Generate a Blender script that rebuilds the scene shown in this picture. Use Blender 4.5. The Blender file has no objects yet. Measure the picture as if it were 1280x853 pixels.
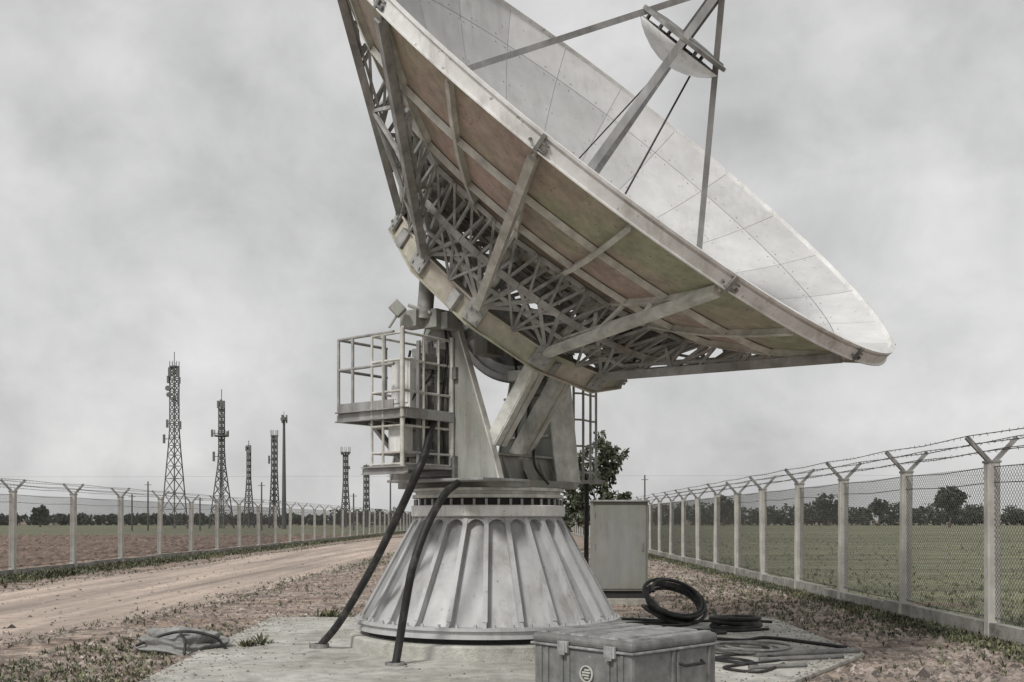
import bpy, math, random
from mathutils import Vector as V, Matrix
random.seed(7)
PI=math.pi
S=bpy.context.scene; COL=S.collection
F=1300.0; H=1.6; CX=640.0; HY=650.0        # focal length in px of the 1280 wide photo, eye height
def at(x,y,Y): return V(((x-CX)*Y/F, Y, H+(HY-y)*Y/F))
# ------------------------------------------------------------------ materials
def mat(name, base, rough=.7, metal=0., var=.25, scale=6., c2=None, bump=.0, bscale=60., mixscale=1.2, contrast=(.35,.65), streak=False, speck=None, speckscale=40., speckw=(.62,.7),speckdet=3,rust=0,rustcol=(.17,.115,.08),island=0):
    m=bpy.data.materials.new(name); m.use_nodes=True; nt=m.node_tree; N=nt.nodes; L=nt.links
    b=N['Principled BSDF']; b.inputs['Roughness'].default_value=rough; b.inputs['Metallic'].default_value=metal
    tc=N.new('ShaderNodeTexCoord'); src=tc.outputs['Object']
    if streak:
        mp=N.new('ShaderNodeMapping'); mp.inputs['Scale'].default_value=streak if isinstance(streak,tuple) else (1,1,.18); L.new(src,mp.inputs[0]); ssrc=mp.outputs[0]
    else: ssrc=src
    n=N.new('ShaderNodeTexNoise'); n.inputs['Scale'].default_value=scale; n.inputs['Detail'].default_value=8; n.inputs['Roughness'].default_value=.65
    L.new(ssrc,n.inputs['Vector'])
    col=None
    def rgb(c): return (c[0],c[1],c[2],1)
    mr=N.new('ShaderNodeMapRange'); mr.inputs['From Min'].default_value=.3; mr.inputs['From Max'].default_value=.7
    mr.inputs['To Min'].default_value=1-var; mr.inputs['To Max'].default_value=1+var; L.new(n.outputs['Fac'],mr.inputs['Value'])
    if c2:
        n2=N.new('ShaderNodeTexNoise'); n2.inputs['Scale'].default_value=mixscale; n2.inputs['Detail'].default_value=6; n2.inputs['Roughness'].default_value=.6; L.new(ssrc if isinstance(streak,tuple) else src,n2.inputs['Vector'])
        r2=N.new('ShaderNodeMapRange'); r2.inputs['From Min'].default_value=contrast[0]; r2.inputs['From Max'].default_value=contrast[1]; L.new(n2.outputs['Fac'],r2.inputs['Value'])
        mx=N.new('ShaderNodeMix'); mx.data_type='RGBA'; mx.inputs['A'].default_value=rgb(base); mx.inputs['B'].default_value=rgb(c2); L.new(r2.outputs[0],mx.inputs['Factor']); col=mx.outputs['Result']
    else:
        c=N.new('ShaderNodeRGB'); c.outputs[0].default_value=rgb(base); col=c.outputs[0]
    vm=N.new('ShaderNodeVectorMath'); vm.operation='SCALE'; L.new(col,vm.inputs[0]); L.new(mr.outputs[0],vm.inputs['Scale']); col=vm.outputs[0]
    if speck:
        n3=N.new('ShaderNodeTexNoise'); n3.inputs['Scale'].default_value=speckscale; n3.inputs['Detail'].default_value=speckdet; n3.inputs['Roughness'].default_value=.7 if speckdet>4 else .5; L.new(src,n3.inputs['Vector'])
        r3=N.new('ShaderNodeMapRange'); r3.inputs['From Min'].default_value=speckw[0]; r3.inputs['From Max'].default_value=speckw[1]; L.new(n3.outputs['Fac'],r3.inputs['Value'])
        m3=N.new('ShaderNodeMix'); m3.data_type='RGBA'; L.new(col,m3.inputs['A']); m3.inputs['B'].default_value=rgb(speck); L.new(r3.outputs[0],m3.inputs['Factor']); col=m3.outputs['Result']
    if rust:
        mp4=N.new('ShaderNodeMapping'); mp4.inputs['Scale'].default_value=(1,1,.07); L.new(src,mp4.inputs[0])
        n4=N.new('ShaderNodeTexNoise'); n4.inputs['Scale'].default_value=9; n4.inputs['Detail'].default_value=7; n4.inputs['Roughness'].default_value=.7; L.new(mp4.outputs[0],n4.inputs['Vector'])
        n5=N.new('ShaderNodeTexNoise'); n5.inputs['Scale'].default_value=1.4; n5.inputs['Detail'].default_value=4; L.new(src,n5.inputs['Vector'])
        m5=N.new('ShaderNodeMath'); m5.operation='MULTIPLY'; L.new(n4.outputs['Fac'],m5.inputs[0]); L.new(n5.outputs['Fac'],m5.inputs[1])
        r4=N.new('ShaderNodeMapRange'); r4.inputs['From Min'].default_value=.27; r4.inputs['From Max'].default_value=.42; r4.inputs['To Max'].default_value=rust; L.new(m5.outputs[0],r4.inputs['Value'])
        m4=N.new('ShaderNodeMix'); m4.data_type='RGBA'; L.new(col,m4.inputs['A']); m4.inputs['B'].default_value=rgb(rustcol); L.new(r4.outputs[0],m4.inputs['Factor']); col=m4.outputs['Result']
    if island:
        ge=N.new('ShaderNodeNewGeometry'); ri=N.new('ShaderNodeMapRange'); ri.inputs['To Min'].default_value=1-island; ri.inputs['To Max'].default_value=1+island; L.new(ge.outputs['Random Per Island'],ri.inputs['Value'])
        vi=N.new('ShaderNodeVectorMath'); vi.operation='SCALE'; L.new(col,vi.inputs[0]); L.new(ri.outputs[0],vi.inputs['Scale']); col=vi.outputs[0]
    L.new(col,b.inputs['Base Color'])
    if bump:
        nb=N.new('ShaderNodeTexNoise'); nb.inputs['Scale'].default_value=bscale; nb.inputs['Detail'].default_value=5; L.new(src,nb.inputs['Vector'])
        bp=N.new('ShaderNodeBump'); bp.inputs['Strength'].default_value=bump; bp.inputs['Distance'].default_value=.05; L.new(nb.outputs['Fac'],bp.inputs['Height']); L.new(bp.outputs[0],b.inputs['Normal'])
    m['_p']=1
    return m
M={}
M['galv']=mat('galvanised_steel',(.40,.405,.40),.5,.35,.30,5,c2=(.25,.25,.245),mixscale=1.6,streak=True,rust=.45)
M['galv_dark']=mat('weathered_steel',(.17,.17,.165),.6,.3,.45,7,c2=(.30,.295,.28),mixscale=2.5)
M['truss']=mat('truss_steel',(.42,.42,.41),.55,.2,.35,6,c2=(.24,.24,.23),mixscale=2,rust=.5)
M['truss_light']=mat('pale_truss_paint',(.62,.62,.58),.5,.1,.3,6,c2=(.45,.45,.41),mixscale=2.,rust=.4)
M['white']=mat('weathered_white_paint',(.64,.64,.635),.5,0,.12,6,c2=(.53,.53,.525),mixscale=1.5,speck=(.35,.34,.33),speckscale=16,speckw=(.68,.76),rust=.22,rustcol=(.22,.21,.19))
M['rim']=mat('rim_white_paint',(.78,.78,.77),.5,0,.1,9,c2=(.62,.62,.60),mixscale=3.,speck=(.3,.3,.28),speckscale=22,speckw=(.66,.75),rust=.5,rustcol=(.3,.27,.23))
M['cone']=mat('cone_silver_paint',(.50,.505,.505),.62,.05,.16,5,c2=(.40,.405,.405),mixscale=1.6,streak=True,speck=(.14,.13,.12),speckscale=11,speckw=(.68,.8),rust=.5,rustcol=(.2,.16,.13))
M['yoke']=mat('yoke_grey_paint',(.35,.355,.34),.55,.1,.28,4,c2=(.24,.25,.21),mixscale=1.3,streak=True,speck=(.12,.11,.1),speckscale=12,speckw=(.68,.8),rust=.7)
M['back']=mat('dish_back_panel_paint',(.42,.325,.28),.65,0,.25,7,c2=(.34,.35,.245),mixscale=.55,contrast=(.42,.58),speck=(.10,.09,.08),speckscale=30,speckw=(.64,.75),rust=.4,rustcol=(.12,.09,.07))
M['hub']=mat('hub_ring_paint',(.46,.42,.37),.6,.1,.25,6,c2=(.36,.37,.28),mixscale=1.3,contrast=(.42,.58),speck=(.2,.11,.07),speckscale=9,speckw=(.62,.75),speckdet=6)
M['rib']=mat('rib_paint',(.62,.62,.575),.6,0,.3,6,c2=(.42,.42,.37),mixscale=2)
M['black']=mat('black_rubber',(.016,.016,.016),.6,0,.4,10,c2=(.06,.055,.05),mixscale=5,contrast=(.5,.75))
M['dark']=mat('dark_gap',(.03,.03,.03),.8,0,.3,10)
M['concrete']=mat('concrete',(.50,.495,.455),.9,0,.28,5,c2=(.33,.325,.285),mixscale=.7,bump=.35,bscale=45,speck=(.15,.14,.125),speckscale=3.2,speckw=(.52,.78),speckdet=9)
M['post']=mat('concrete_post',(.52,.51,.47),.9,0,.2,9,c2=(.36,.35,.32),mixscale=2.2,bump=.2,bscale=90,streak=True,rust=.6,rustcol=(.13,.125,.11))
M['kerb']=mat('kerb_concrete',(.36,.35,.32),.95,0,.3,5,c2=(.22,.21,.185),mixscale=1.6,bump=.3,bscale=40,speck=(.09,.085,.075),speckscale=6,speckw=(.5,.75),speckdet=8)
M['wire']=mat('galvanised_wire',(.12,.12,.115),.5,.5,.25,8)
M['barb']=mat('barbed_wire_steel',(.06,.06,.06),.6,.4,.3,8)
M['case']=mat('case_plastic',(.13,.132,.13),.55,0,.3,10,c2=(.19,.192,.187),mixscale=3,speck=(.42,.41,.39),speckscale=24,speckw=(.70,.8))
M['case_edge']=mat('case_edge_trim',(.34,.34,.335),.5,.1,.35,14,c2=(.17,.17,.168),mixscale=5)
M['cab']=mat('cabinet_paint',(.25,.255,.245),.6,.05,.14,4,c2=(.22,.227,.19),mixscale=1.1,contrast=(.4,.6),streak=True,speck=(.14,.13,.11),speckscale=20,speckw=(.68,.78),rust=.6,rustcol=(.11,.10,.08))
M['tarp']=mat('tarpaulin',(.34,.34,.33),.75,0,.35,8,c2=(.20,.20,.19),mixscale=4,bump=.4,bscale=25)
M['tower']=mat('tower_steel',(.10,.10,.10),.7,.2,.3,.3)
M['antenna_panel']=mat('antenna_panel_grey',(.12,.12,.12),.6,0,.2,1)
M['leaf']=mat('leaf_green',(.045,.055,.032),.6,0,.5,3,c2=(.085,.10,.055),mixscale=2.5,island=.6)
M['leaf2']=mat('tree_foliage',(.038,.044,.034),.8,0,.5,.3,c2=(.075,.082,.062),mixscale=.25,island=.5)
M['weed']=mat('weed_green',(.06,.07,.04),.7,0,.6,2,c2=(.17,.175,.10),mixscale=.6,island=.6)
M['fgrass']=mat('field_grass_green',(.10,.11,.06),.8,0,.5,1,c2=(.20,.205,.12),mixscale=.25,island=.55)
M['bark']=mat('bark',(.10,.08,.06),.9,0,.4,12)
M['stone']=mat('gravel_stone',(.30,.255,.225),.9,0,.5,1.3,c2=(.17,.145,.13),mixscale=.9,island=.65)
M['ground']=mat('red_brown_soil',(.26,.18,.14),.95,0,.75,2.2,c2=(.36,.30,.25),mixscale=.5,bump=1.,bscale=9,speck=(.045,.04,.033),speckscale=5,speckw=(.46,.72),speckdet=9)
M['clod']=mat('soil_clod',(.21,.15,.12),.95,0,.4,2,island=.5)
M['road']=mat('sandy_track',(.46,.375,.315),.95,0,.45,1.5,c2=(.27,.215,.18),mixscale=.9,contrast=(.42,.68),streak=(1,.05,1),bump=.6,bscale=7,speck=(.20,.165,.14),speckscale=4,speckw=(.5,.75),speckdet=9)
# ------------------------------------------------------------------ mesh builder
class MB:
    def __init__(s): s.v=[]; s.f=[]
    def add(s,vs,fs):
        o=len(s.v); s.v+= [V(q) for q in vs]; s.f+=[tuple(i+o for i in f) for f in fs]
    def bar(s,a,b,w,h=None,up=None):
        a=V(a);b=V(b);h=h or w; d=(b-a).normalized()
        up=V(up) if up is not None else V((0,0,1))
        if abs(d.dot(up.normalized()))>.98: up=V((1,0,0)) if abs(d.x)<.9 else V((0,1,0))
        x=d.cross(up).normalized(); y=x.cross(d)
        x*=w/2;y*=h/2
        s.add([a-x-y,a+x-y,a+x+y,a-x+y,b-x-y,b+x-y,b+x+y,b-x+y],[(0,3,2,1),(4,5,6,7),(0,1,5,4),(1,2,6,5),(2,3,7,6),(3,0,4,7)])
    def angle(s,a,b,w,up=None):       # L-section member
        a=V(a);b=V(b);d=(b-a).normalized(); up=V(up) if up is not None else V((0,0,1))
        if abs(d.dot(up.normalized()))>.98: up=V((1,0,0))
        x=d.cross(up).normalized(); y=x.cross(d); t=w*.16
        s.bar(a+y*w/2,b+y*w/2,w,t,up=y); s.bar(a+x*(w/2+t*.0),b+x*(w/2),t,w*.96,up=y)
    def channel(s,a,b,w,h,up=None):   # C-section member
        a=V(a);b=V(b);d=(b-a).normalized(); up=V(up) if up is not None else V((0,0,1))
        if abs(d.dot(up.normalized()))>.98: up=V((1,0,0))
        x=d.cross(up).normalized(); y=x.cross(d); t=.014
        s.bar(a,b,t,h-2*t-.002,up=y)
        for q in (-1,1): s.bar(a+y*q*(h/2-t/2)+x*w/2,b+y*q*(h/2-t/2)+x*w/2,w,t,up=y)
    def box(s,c,sx,sy,sz,ax=V((1,0,0)),ay=V((0,1,0)),az=V((0,0,1))):
        c=V(c);x=ax*sx/2;y=ay*sy/2;z=az*sz/2
        s.add([c-x-y-z,c+x-y-z,c+x+y-z,c-x+y-z,c-x-y+z,c+x-y+z,c+x+y+z,c-x+y+z],[(0,3,2,1),(4,5,6,7),(0,1,5,4),(1,2,6,5),(2,3,7,6),(3,0,4,7)])
    def tube(s,pts,r,n=8,closed=False,caps=True):
        pts=[V(p) for p in pts]; k=len(pts); rs=r if isinstance(r,(list,tuple)) else [r]*k
        t0=(pts[1]-pts[0]).normalized(); x=t0.orthogonal().normalized(); o=len(s.v); 
        for i,p in enumerate(pts):
            if closed: t=(pts[(i+1)%k]-pts[i-1]).normalized()
            else: t=(pts[min(i+1,k-1)]-pts[max(i-1,0)]).normalized()
            x=(x-t*x.dot(t)).normalized(); y=t.cross(x)
            for j in range(n):
                a=2*PI*j/n; s.v.append(p+(x*math.cos(a)+y*math.sin(a))*rs[i])
        for i in range(k if closed else k-1):
            i2=(i+1)%k
            for j in range(n):
                j2=(j+1)%n; s.f.append((o+i*n+j,o+i*n+j2,o+i2*n+j2,o+i2*n+j))
        if caps and not closed:
            s.f.append(tuple(o+j for j in reversed(range(n)))); s.f.append(tuple(o+(k-1)*n+j for j in range(n)))
    def lathe(s,c,prof,n=48,ax=V((1,0,0)),ay=V((0,1,0)),az=V((0,0,1)),closed_prof=False,a0=0,a1=2*PI):
        full=abs(a1-a0-2*PI)<1e-6; m=n if full else n+1; k=len(prof); o=len(s.v); c=V(c)
        for i in range(m):
            a=a0+(a1-a0)*i/n
            for r,z in prof: s.v.append(c+(ax*math.cos(a)+ay*math.sin(a))*r+az*z)
        for i in range(n):
            i2=(i+1)%m
            for j in range(k if closed_prof else k-1):
                j2=(j+1)%k; s.f.append((o+i*k+j,o+i2*k+j,o+i2*k+j2,o+i*k+j2))
        if closed_prof and not full:
            s.f.append(tuple(o+j for j in range(k))); s.f.append(tuple(o+(m-1)*k+j for j in reversed(range(k))))
    def prism(s,poly,d):
        k=len(poly); d=V(d); poly=[V(p) for p in poly]
        s.add(poly+[p+d for p in poly],[tuple(reversed(range(k))),tuple(range(k,2*k))]+[(i,(i+1)%k,(i+1)%k+k,i+k) for i in range(k)])
    def bolt(s,c,n,r,h,sides=6):
        n=V(n).normalized(); x=n.orthogonal().normalized(); y=n.cross(x)
        s.prism([V(c)+(x*math.cos(2*PI*i/sides)+y*math.sin(2*PI*i/sides))*r for i in range(sides)],n*h)
    def build(s,name,m,parent=None,origin=None,smooth=False,bevel=0,local=False):
        off=V((0,0,0))
        if parent is not None: off=WL[parent.name]
        elif origin is not None: off=V(origin)
        me=bpy.data.meshes.new(name); me.from_pydata([tuple(q-off) if not local else tuple(q) for q in s.v],[],s.f); me.update()
        import bmesh
        bm=bmesh.new(); bm.from_mesh(me); bmesh.ops.recalc_face_normals(bm,faces=bm.faces); bm.to_mesh(me); bm.free()
        if smooth:
            for p in me.polygons: p.use_smooth=True
            try: me.set_sharp_from_angle(angle=math.radians(smooth if smooth>1 else 40))
            except Exception: pass
        me.materials.append(m)
        o=bpy.data.objects.new(name,me); COL.objects.link(o)
        if parent is not None: o.parent=parent; WL[o.name]=off
        else: o.location=off; WL[o.name]=off
        if bevel:
            b=o.modifiers.new('Bevel','BEVEL'); b.width=bevel; b.segments=2; b.limit_method='ANGLE'
        return o
WL={}
def tag(o,label=None,cat=None,group=None,kind=None):
    if label:o['label']=label
    if cat:o['category']=cat
    if group:o['group']=group
    if kind:o['kind']=kind
    return o
def thing(name,loc,label,cat,group=None):
    o=bpy.data.objects.new(name,None); COL.objects.link(o); o.location=loc; o.empty_display_size=.3; WL[o.name]=V(loc)
    return tag(o,label,cat,group)
def bez(pts,n=12):      # Catmull-Rom through points
    P=[V(p) for p in pts]; P=[P[0]*2-P[1]]+P+[P[-1]*2-P[-2]]; out=[]
    for i in range(1,len(P)-2):
        for k in range(n):
            t=k/n; a,b,c,d=P[i-1],P[i],P[i+1],P[i+2]
            out.append(.5*((2*b)+(c-a)*t+(2*a-5*b+4*c-d)*t*t+(3*b-a-3*c+d)*t**3))
    out.append(P[-2]); return out

# ------------------------------------------------------------------ camera, light, sky
cam=bpy.data.cameras.new('camera'); co=bpy.data.objects.new('camera',cam); COL.objects.link(co); S.camera=co
co.location=(0,0,H); co.rotation_euler=(PI/2,0,0); cam.sensor_width=36; cam.lens=36*F/1280; cam.shift_y=(HY-426.5)/1280; cam.clip_end=6000; cam.clip_start=.1
SUN_EL,SUN_AZ=math.radians(46),math.radians(214)      # azimuth measured clockwise from +Y
sd=bpy.data.lights.new('sun','SUN'); sd.energy=1.5; sd.angle=math.radians(10); sd.color=(1,.97,.93)
so=bpy.data.objects.new('sun',sd); COL.objects.link(so); so.location=(-20,-20,40)
sv=V((math.sin(SUN_AZ)*math.cos(SUN_EL),math.cos(SUN_AZ)*math.cos(SUN_EL),math.sin(SUN_EL)))
so.rotation_euler=(-sv).to_track_quat('-Z','Y').to_euler()
w=bpy.data.worlds.new('World'); S.world=w; w.use_nodes=True; nt=w.node_tree; N=nt.nodes; L=nt.links
bg=N['Background']; bg.inputs['Strength'].default_value=.1
sky=N.new('ShaderNodeTexSky'); sky.sky_type='NISHITA'; sky.sun_disc=False; sky.sun_elevation=SUN_EL; sky.sun_rotation=SUN_AZ; sky.air_density=1; sky.dust_density=3
hs=N.new('ShaderNodeHueSaturation'); hs.inputs['Saturation'].default_value=.15; L.new(sky.outputs[0],hs.inputs['Color'])
tc=N.new('ShaderNodeTexCoord')
def cloudnoise(scale,det,zs,lo,hi,dist=.0):
    mp=N.new('ShaderNodeMapping'); mp.inputs['Scale'].default_value=(1,1,zs); L.new(tc.outputs['Generated'],mp.inputs[0])
    n=N.new('ShaderNodeTexNoise'); n.inputs['Scale'].default_value=scale; n.inputs['Detail'].default_value=det; n.inputs['Roughness'].default_value=.55; n.inputs['Distortion'].default_value=dist; L.new(mp.outputs[0],n.inputs['Vector'])
    r=N.new('ShaderNodeMapRange'); r.inputs['From Min'].default_value=lo; r.inputs['From Max'].default_value=hi; L.new(n.outputs['Fac'],r.inputs['Value']); return r.outputs[0]
c1=cloudnoise(3.2,7,.9,.34,.66,.15); c2n=cloudnoise(10,9,1.3,.33,.67,.25)
mxc=N.new('ShaderNodeMix'); mxc.data_type='FLOAT'; mxc.inputs['Factor'].default_value=.38; L.new(c1,mxc.inputs['A']); L.new(c2n,mxc.inputs['B'])
cc=N.new('ShaderNodeMix'); cc.data_type='RGBA'; cc.inputs['A'].default_value=(2.75,2.75,2.77,1); cc.inputs['B'].default_value=(5.2,5.2,5.16,1); L.new(mxc.outputs['Result'],cc.inputs['Factor'])
mm=N.new('ShaderNodeMix'); mm.data_type='RGBA'; mm.inputs['Factor'].default_value=.9; L.new(hs.outputs[0],mm.inputs['A']); L.new(cc.outputs['Result'],mm.inputs['B'])
L.new(mm.outputs['Result'],bg.inputs['Color'])
S.view_settings.view_transform='Standard'; S.view_settings.look='None'; S.view_settings.exposure=.63; S.view_settings.gamma=1

# ------------------------------------------------------------------ ground
def sheet(name,poly,z,m,kind='structure'):
    b=MB(); b.add([(x,y,z) for x,y in poly],[tuple(range(len(poly)))]); o=b.build(name,m); o['kind']=kind; return o
b=MB(); R0=1500
b.add([(-R0,-60,0),(R0,-60,0),(R0,2600,0),(-R0,2600,0)],[(0,1,2,3)])
g=b.build('ground',M['ground']); g['kind']='structure'
# soil -> weedy green patches inside the fence
def field_material(name,brown_edge):
    m=bpy.data.materials.new(name); m.use_nodes=True; nt=m.node_tree; N=nt.nodes; L=nt.links; b=N['Principled BSDF']; b.inputs['Roughness'].default_value=.95
    tc=N.new('ShaderNodeTexCoord'); sep=N.new('ShaderNodeSeparateXYZ'); L.new(tc.outputs['Object'],sep.inputs[0])
    def noise(sc,stretch=(1,1,1),det=7):
        mp=N.new('ShaderNodeMapping'); mp.inputs['Scale'].default_value=stretch; L.new(tc.outputs['Object'],mp.inputs[0])
        n=N.new('ShaderNodeTexNoise'); n.inputs['Scale'].default_value=sc; n.inputs['Detail'].default_value=det; n.inputs['Roughness'].default_value=.65; L.new(mp.outputs[0],n.inputs['Vector']); return n.outputs['Fac']
    def ramp(v,lo,hi):
        r=N.new('ShaderNodeMapRange'); r.inputs['From Min'].default_value=lo; r.inputs['From Max'].default_value=hi; L.new(v,r.inputs['Value']); return r.outputs[0]
    def mix(f,a,c):
        x=N.new('ShaderNodeMix'); x.data_type='RGBA'; L.new(f,x.inputs['Factor'])
        for s_,k in ((a,'A'),(c,'B')):
            if isinstance(s_,tuple): x.inputs[k].default_value=s_+(1,)
            else: L.new(s_,x.inputs[k])
        return x.outputs['Result']
    grass=mix(ramp(noise(.35,(.04,1,1)),.36,.64),(.075,.085,.048),(.27,.275,.165))
    grass=mix(ramp(noise(.9,(.25,1,1)),.45,.75),grass,(.30,.285,.19))
    grass=mix(ramp(noise(3,(.5,1,1)),.52,.7),grass,(.05,.055,.035))
    soil=mix(ramp(noise(.6,(.08,1,1)),.35,.65),(.16,.105,.08),(.32,.235,.185))
    soil=mix(ramp(noise(2.2),.5,.68),soil,(.055,.045,.038))
    # brown ploughed ground near the fence, grass beyond, with a ragged border
    ad=N.new('ShaderNodeMath'); ad.operation='MULTIPLY_ADD'; L.new(noise(.25),ad.inputs[0]); ad.inputs[1].default_value=brown_edge[1]; 
    L.new(sep.outputs[brown_edge[2]],ad.inputs[2])
    col=mix(ramp(ad.outputs[0],brown_edge[0],brown_edge[0]+3),soil,grass)
    patch=ramp(noise(.16),.60,.66)
    col=mix(patch,col,soil)
    L.new(col,b.inputs['Base Color'])
    nb=N.new('ShaderNodeBump'); nb.inputs['Strength'].default_value=.7; nb.inputs['Distance'].default_value=.15; L.new(noise(4),nb.inputs['Height']); L.new(nb.outputs[0],b.inputs['Normal'])
    return m
ff=MB(); ff.add([(-700,-50,.004),(-14.3,-50,.004),(-14.3,155,.004),(-14.3,340,.004),(-700,340,.004)],[(0,1,2,3,4)])
o=ff.build('ploughed_field',field_material('ploughed_field',(112,20,1)));o['kind']='structure'
ff=MB(); ff.add([(7.2,-50,.004),(700,-50,.004),(700,340,.004),(-14.3,340,.004),(-14.3,156,.004),(7.2,156,.004)],[(0,1,2,3,4,5)])
o=ff.build('grass_field',field_material('grass_field',(18,10,1)));o['kind']='structure'
# dirt track with ragged edges
pl=[];pr_=[]
ej=[0,0]
for i in range(420):
    y=4+i*.34; ej=[e_*.8+random.uniform(-.16,.16) for e_ in ej]; bend=max(0,(y-55)/40)**2*2.2
    pl.append((-11.4+bend*.6+ej[0],y)); pr_.append((-5.6+bend*.5-(.9 if y<24 else 0)*(24-y)/10+ej[1],y))
b=MB(); n=len(pl); b.v=[V((x,y,.006)) for x,y in pl]+[V((x,y,.006)) for x,y in pr_]; b.f=[(i,i+n,i+n+1,i+1) for i in range(n-1)]
o=b.build('dirt_track',M['road']); o['kind']='structure'
# concrete slab round the pedestal
b=MB(); b.prism([(-3.85,16.6,0),(-3.35,4,0),(1.2,4,0),(2.3,9.4,0),(4.1,12.1,0),(4.15,16.6,0)],(0,0,.05))
slab=b.build('concrete_slab',M['concrete'],bevel=.012); slab['kind']='structure'
GZ=.05
# ------------------------------------------------------------------ satellite antenna
PC=V((-.3,13.1,0))
b=MB(); b.lathe(PC,[(0,.0),(1.72,.0),(1.72,.19),(1.70,.205),(0,.205)],72)
plinth=b.build('concrete_plinth',M['concrete'],origin=PC,smooth=40)
for v_ in plinth.data.vertices: v_.co.z+=0.0
tag(plinth,'low round concrete plinth carrying the ribbed steel cone of the dish antenna','plinth')
ANT=thing('dish_antenna',PC+V((0,0,.205)),'large white parabolic dish antenna tilted up on a ribbed conical steel pedestal','antenna')
# pedestal
b=MB()
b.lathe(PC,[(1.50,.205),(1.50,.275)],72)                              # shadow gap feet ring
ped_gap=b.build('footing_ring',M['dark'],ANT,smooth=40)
b=MB(); b.lathe(PC,[(1.2,.275),(1.64,.275),(1.64,.315),(1.62,.32),(1.62,.36),(1.655,.365),(1.655,.40),(1.3,.40)],96)
fl=b
def cone_r(z,off=0): t=(z-.40)/(1.64-.40); return 1.50+(.80-1.50)*t+off
b=MB(); b.lathe(PC,[(cone_r(.38),.38),(cone_r(1.64),1.64)],96)
NR=24
RA=.11
fz0,fz1=.40,1.64
for k in range(NR):         # web plates between fins: arched infill near the top, curved fillet at the foot
    a0=2*PI*k/NR; a1=2*PI*(k+1)/NR; st=10
    for zz in range(st):
        t0=zz/st; t1=(zz+1)/st
        def arch(t): return 1.64-.012-.15*(1-math.sqrt(max(0,1-(2*t-1)**2)))*1.0-.02
        aa,ab=a0+(a1-a0)*t0,a0+(a1-a0)*t1
        q=[]
        for (aa_,t) in ((aa,t0),(ab,t1)):
            za=arch(t); 
            q.append(PC+V((math.cos(aa_)*cone_r(za,RA),math.sin(aa_)*cone_r(za,RA),za)))
            q.append(PC+V((math.cos(aa_)*cone_r(1.64,RA),math.sin(aa_)*cone_r(1.64,RA),1.64)))
            q.append(PC+V((math.cos(aa_)*cone_r(za,0),math.sin(aa_)*cone_r(za,0),za)))
        b.add(q,[(0,3,4,1),(0,2,5,3)])
b.build('pedestal_cone',M['cone'],ANT,smooth=35)
rib_proto=None
for k in range(NR):
    a=2*PI*k/NR; d=V((math.cos(a),math.sin(a),0)); t=V((-d.y,d.x,0)); b=MB()
    za,zb=.40,1.64
    poly=[PC+d*(cone_r(za)-.02)+V((0,0,za)),PC+d*(cone_r(za,.13))+V((0,0,za)),PC+d*(cone_r(za+.05,.10))+V((0,0,za+.05)),PC+d*cone_r(zb,RA)+V((0,0,zb)),PC+d*(cone_r(zb)-.02)+V((0,0,zb))]
    b.prism([p-t*.017 for p in poly],t*.034)
    # flat cap strip on the fin edge
    b.bar(PC+d*cone_r(za+.06,.105)+V((0,0,za+.06)),PC+d*cone_r(zb-.01,RA+.005)+V((0,0,zb-.01)),.055,.014,up=d)
    b.build('stiffening_rib',M['cone'],ANT)
b=fl
for k in range(48):
    a=2*PI*(k+.5)/48; b.bolt(PC+V((math.cos(a)*1.6,math.sin(a)*1.6,.40)),(0,0,1),.02,.035)
b.build('base_flange',M['cone'],ANT,smooth=30)
b=MB(); b.lathe(PC,[(.5,1.64),(.955,1.64),(.965,1.65),(.965,1.765),(.955,1.775),(.5,1.775)],72)
b.build('top_flange',M['rim'],ANT,smooth=30)
b=MB(); b.lathe(PC,[(.87,1.775),(.87,1.862)],72); b.build('slewing_bearing',M['dark'],ANT,smooth=30)
b=MB()
for k in range(40):
    a=2*PI*k/40; b.bolt(PC+V((math.cos(a)*.92,math.sin(a)*.92,1.775)),(0,0,1),.017,.075)
tag(b.build('bearing_bolts',M['galv'],ANT),kind='stuff')
b=MB(); b.lathe(PC,[(.3,1.862),(.94,1.862),(.95,1.87),(.95,1.905),(.91,1.912),(.91,1.94),(.95,1.947),(.95,1.98),(.94,1.985),(.3,1.985)],72)
b.build('turntable_ring',M['truss_light'],ANT,smooth=30)
# dish frame of reference (fitted)
C=V((1.3254,11.7957,5.9844)); az,el=.9039,.774
A_=V((math.sin(az)*math.cos(el),-math.cos(az)*math.cos(el),math.sin(el))); E_=V((math.cos(az),math.sin(az),0)); U_=A_.cross(E_)
if U_.z<0: U_=-U_
AH=V((math.sin(az),-math.cos(az),0))
RD=3.80; DEP=1.62; PH=-2.642; RH=1.70; HB=2.14
def dz(r): return -DEP*(1-(r/RD)**2)
def D(r,phi,z): return C+A_*z+(E_*math.cos(phi)+U_*math.sin(phi))*r
def DS(r,phi,off=0): return D(r,phi,dz(r)+off)
def ye(a,e,z): return PC+AH*a+E_*e+V((0,0,z))
# yoke base carriage: box between the arms
b=MB()
b.box(PC+V((0,0,2.03)),1.75,1.45,.09,AH,E_)
b.build('carriage_plate',M['yoke'],ANT,bevel=.008)
b=MB()
b.prism([ye(-.72,-.83,2.075),ye(.72,-.83,2.075),ye(.66,-.83,2.36),ye(-.66,-.83,2.36)],E_*1.22)
for q in (-.55,-.2,.15,.36):
    b.prism([ye(.70,q,2.075),ye(.80,q,2.075),ye(.67,q,2.34),ye(.64,q,2.34)],E_*.02)
b.bar(ye(.68,-.77,2.37),ye(.68,.39,2.37),.10,.03)
for q in (-.5,-.05,.35):
    b.prism([ye(q,-.775,2.075),ye(q,-.84,2.075),ye(q,-.80,2.34),ye(q,-.775,2.34)],AH*.02)
b.build('carriage_box',M['yoke'],ANT,bevel=.006)
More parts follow.
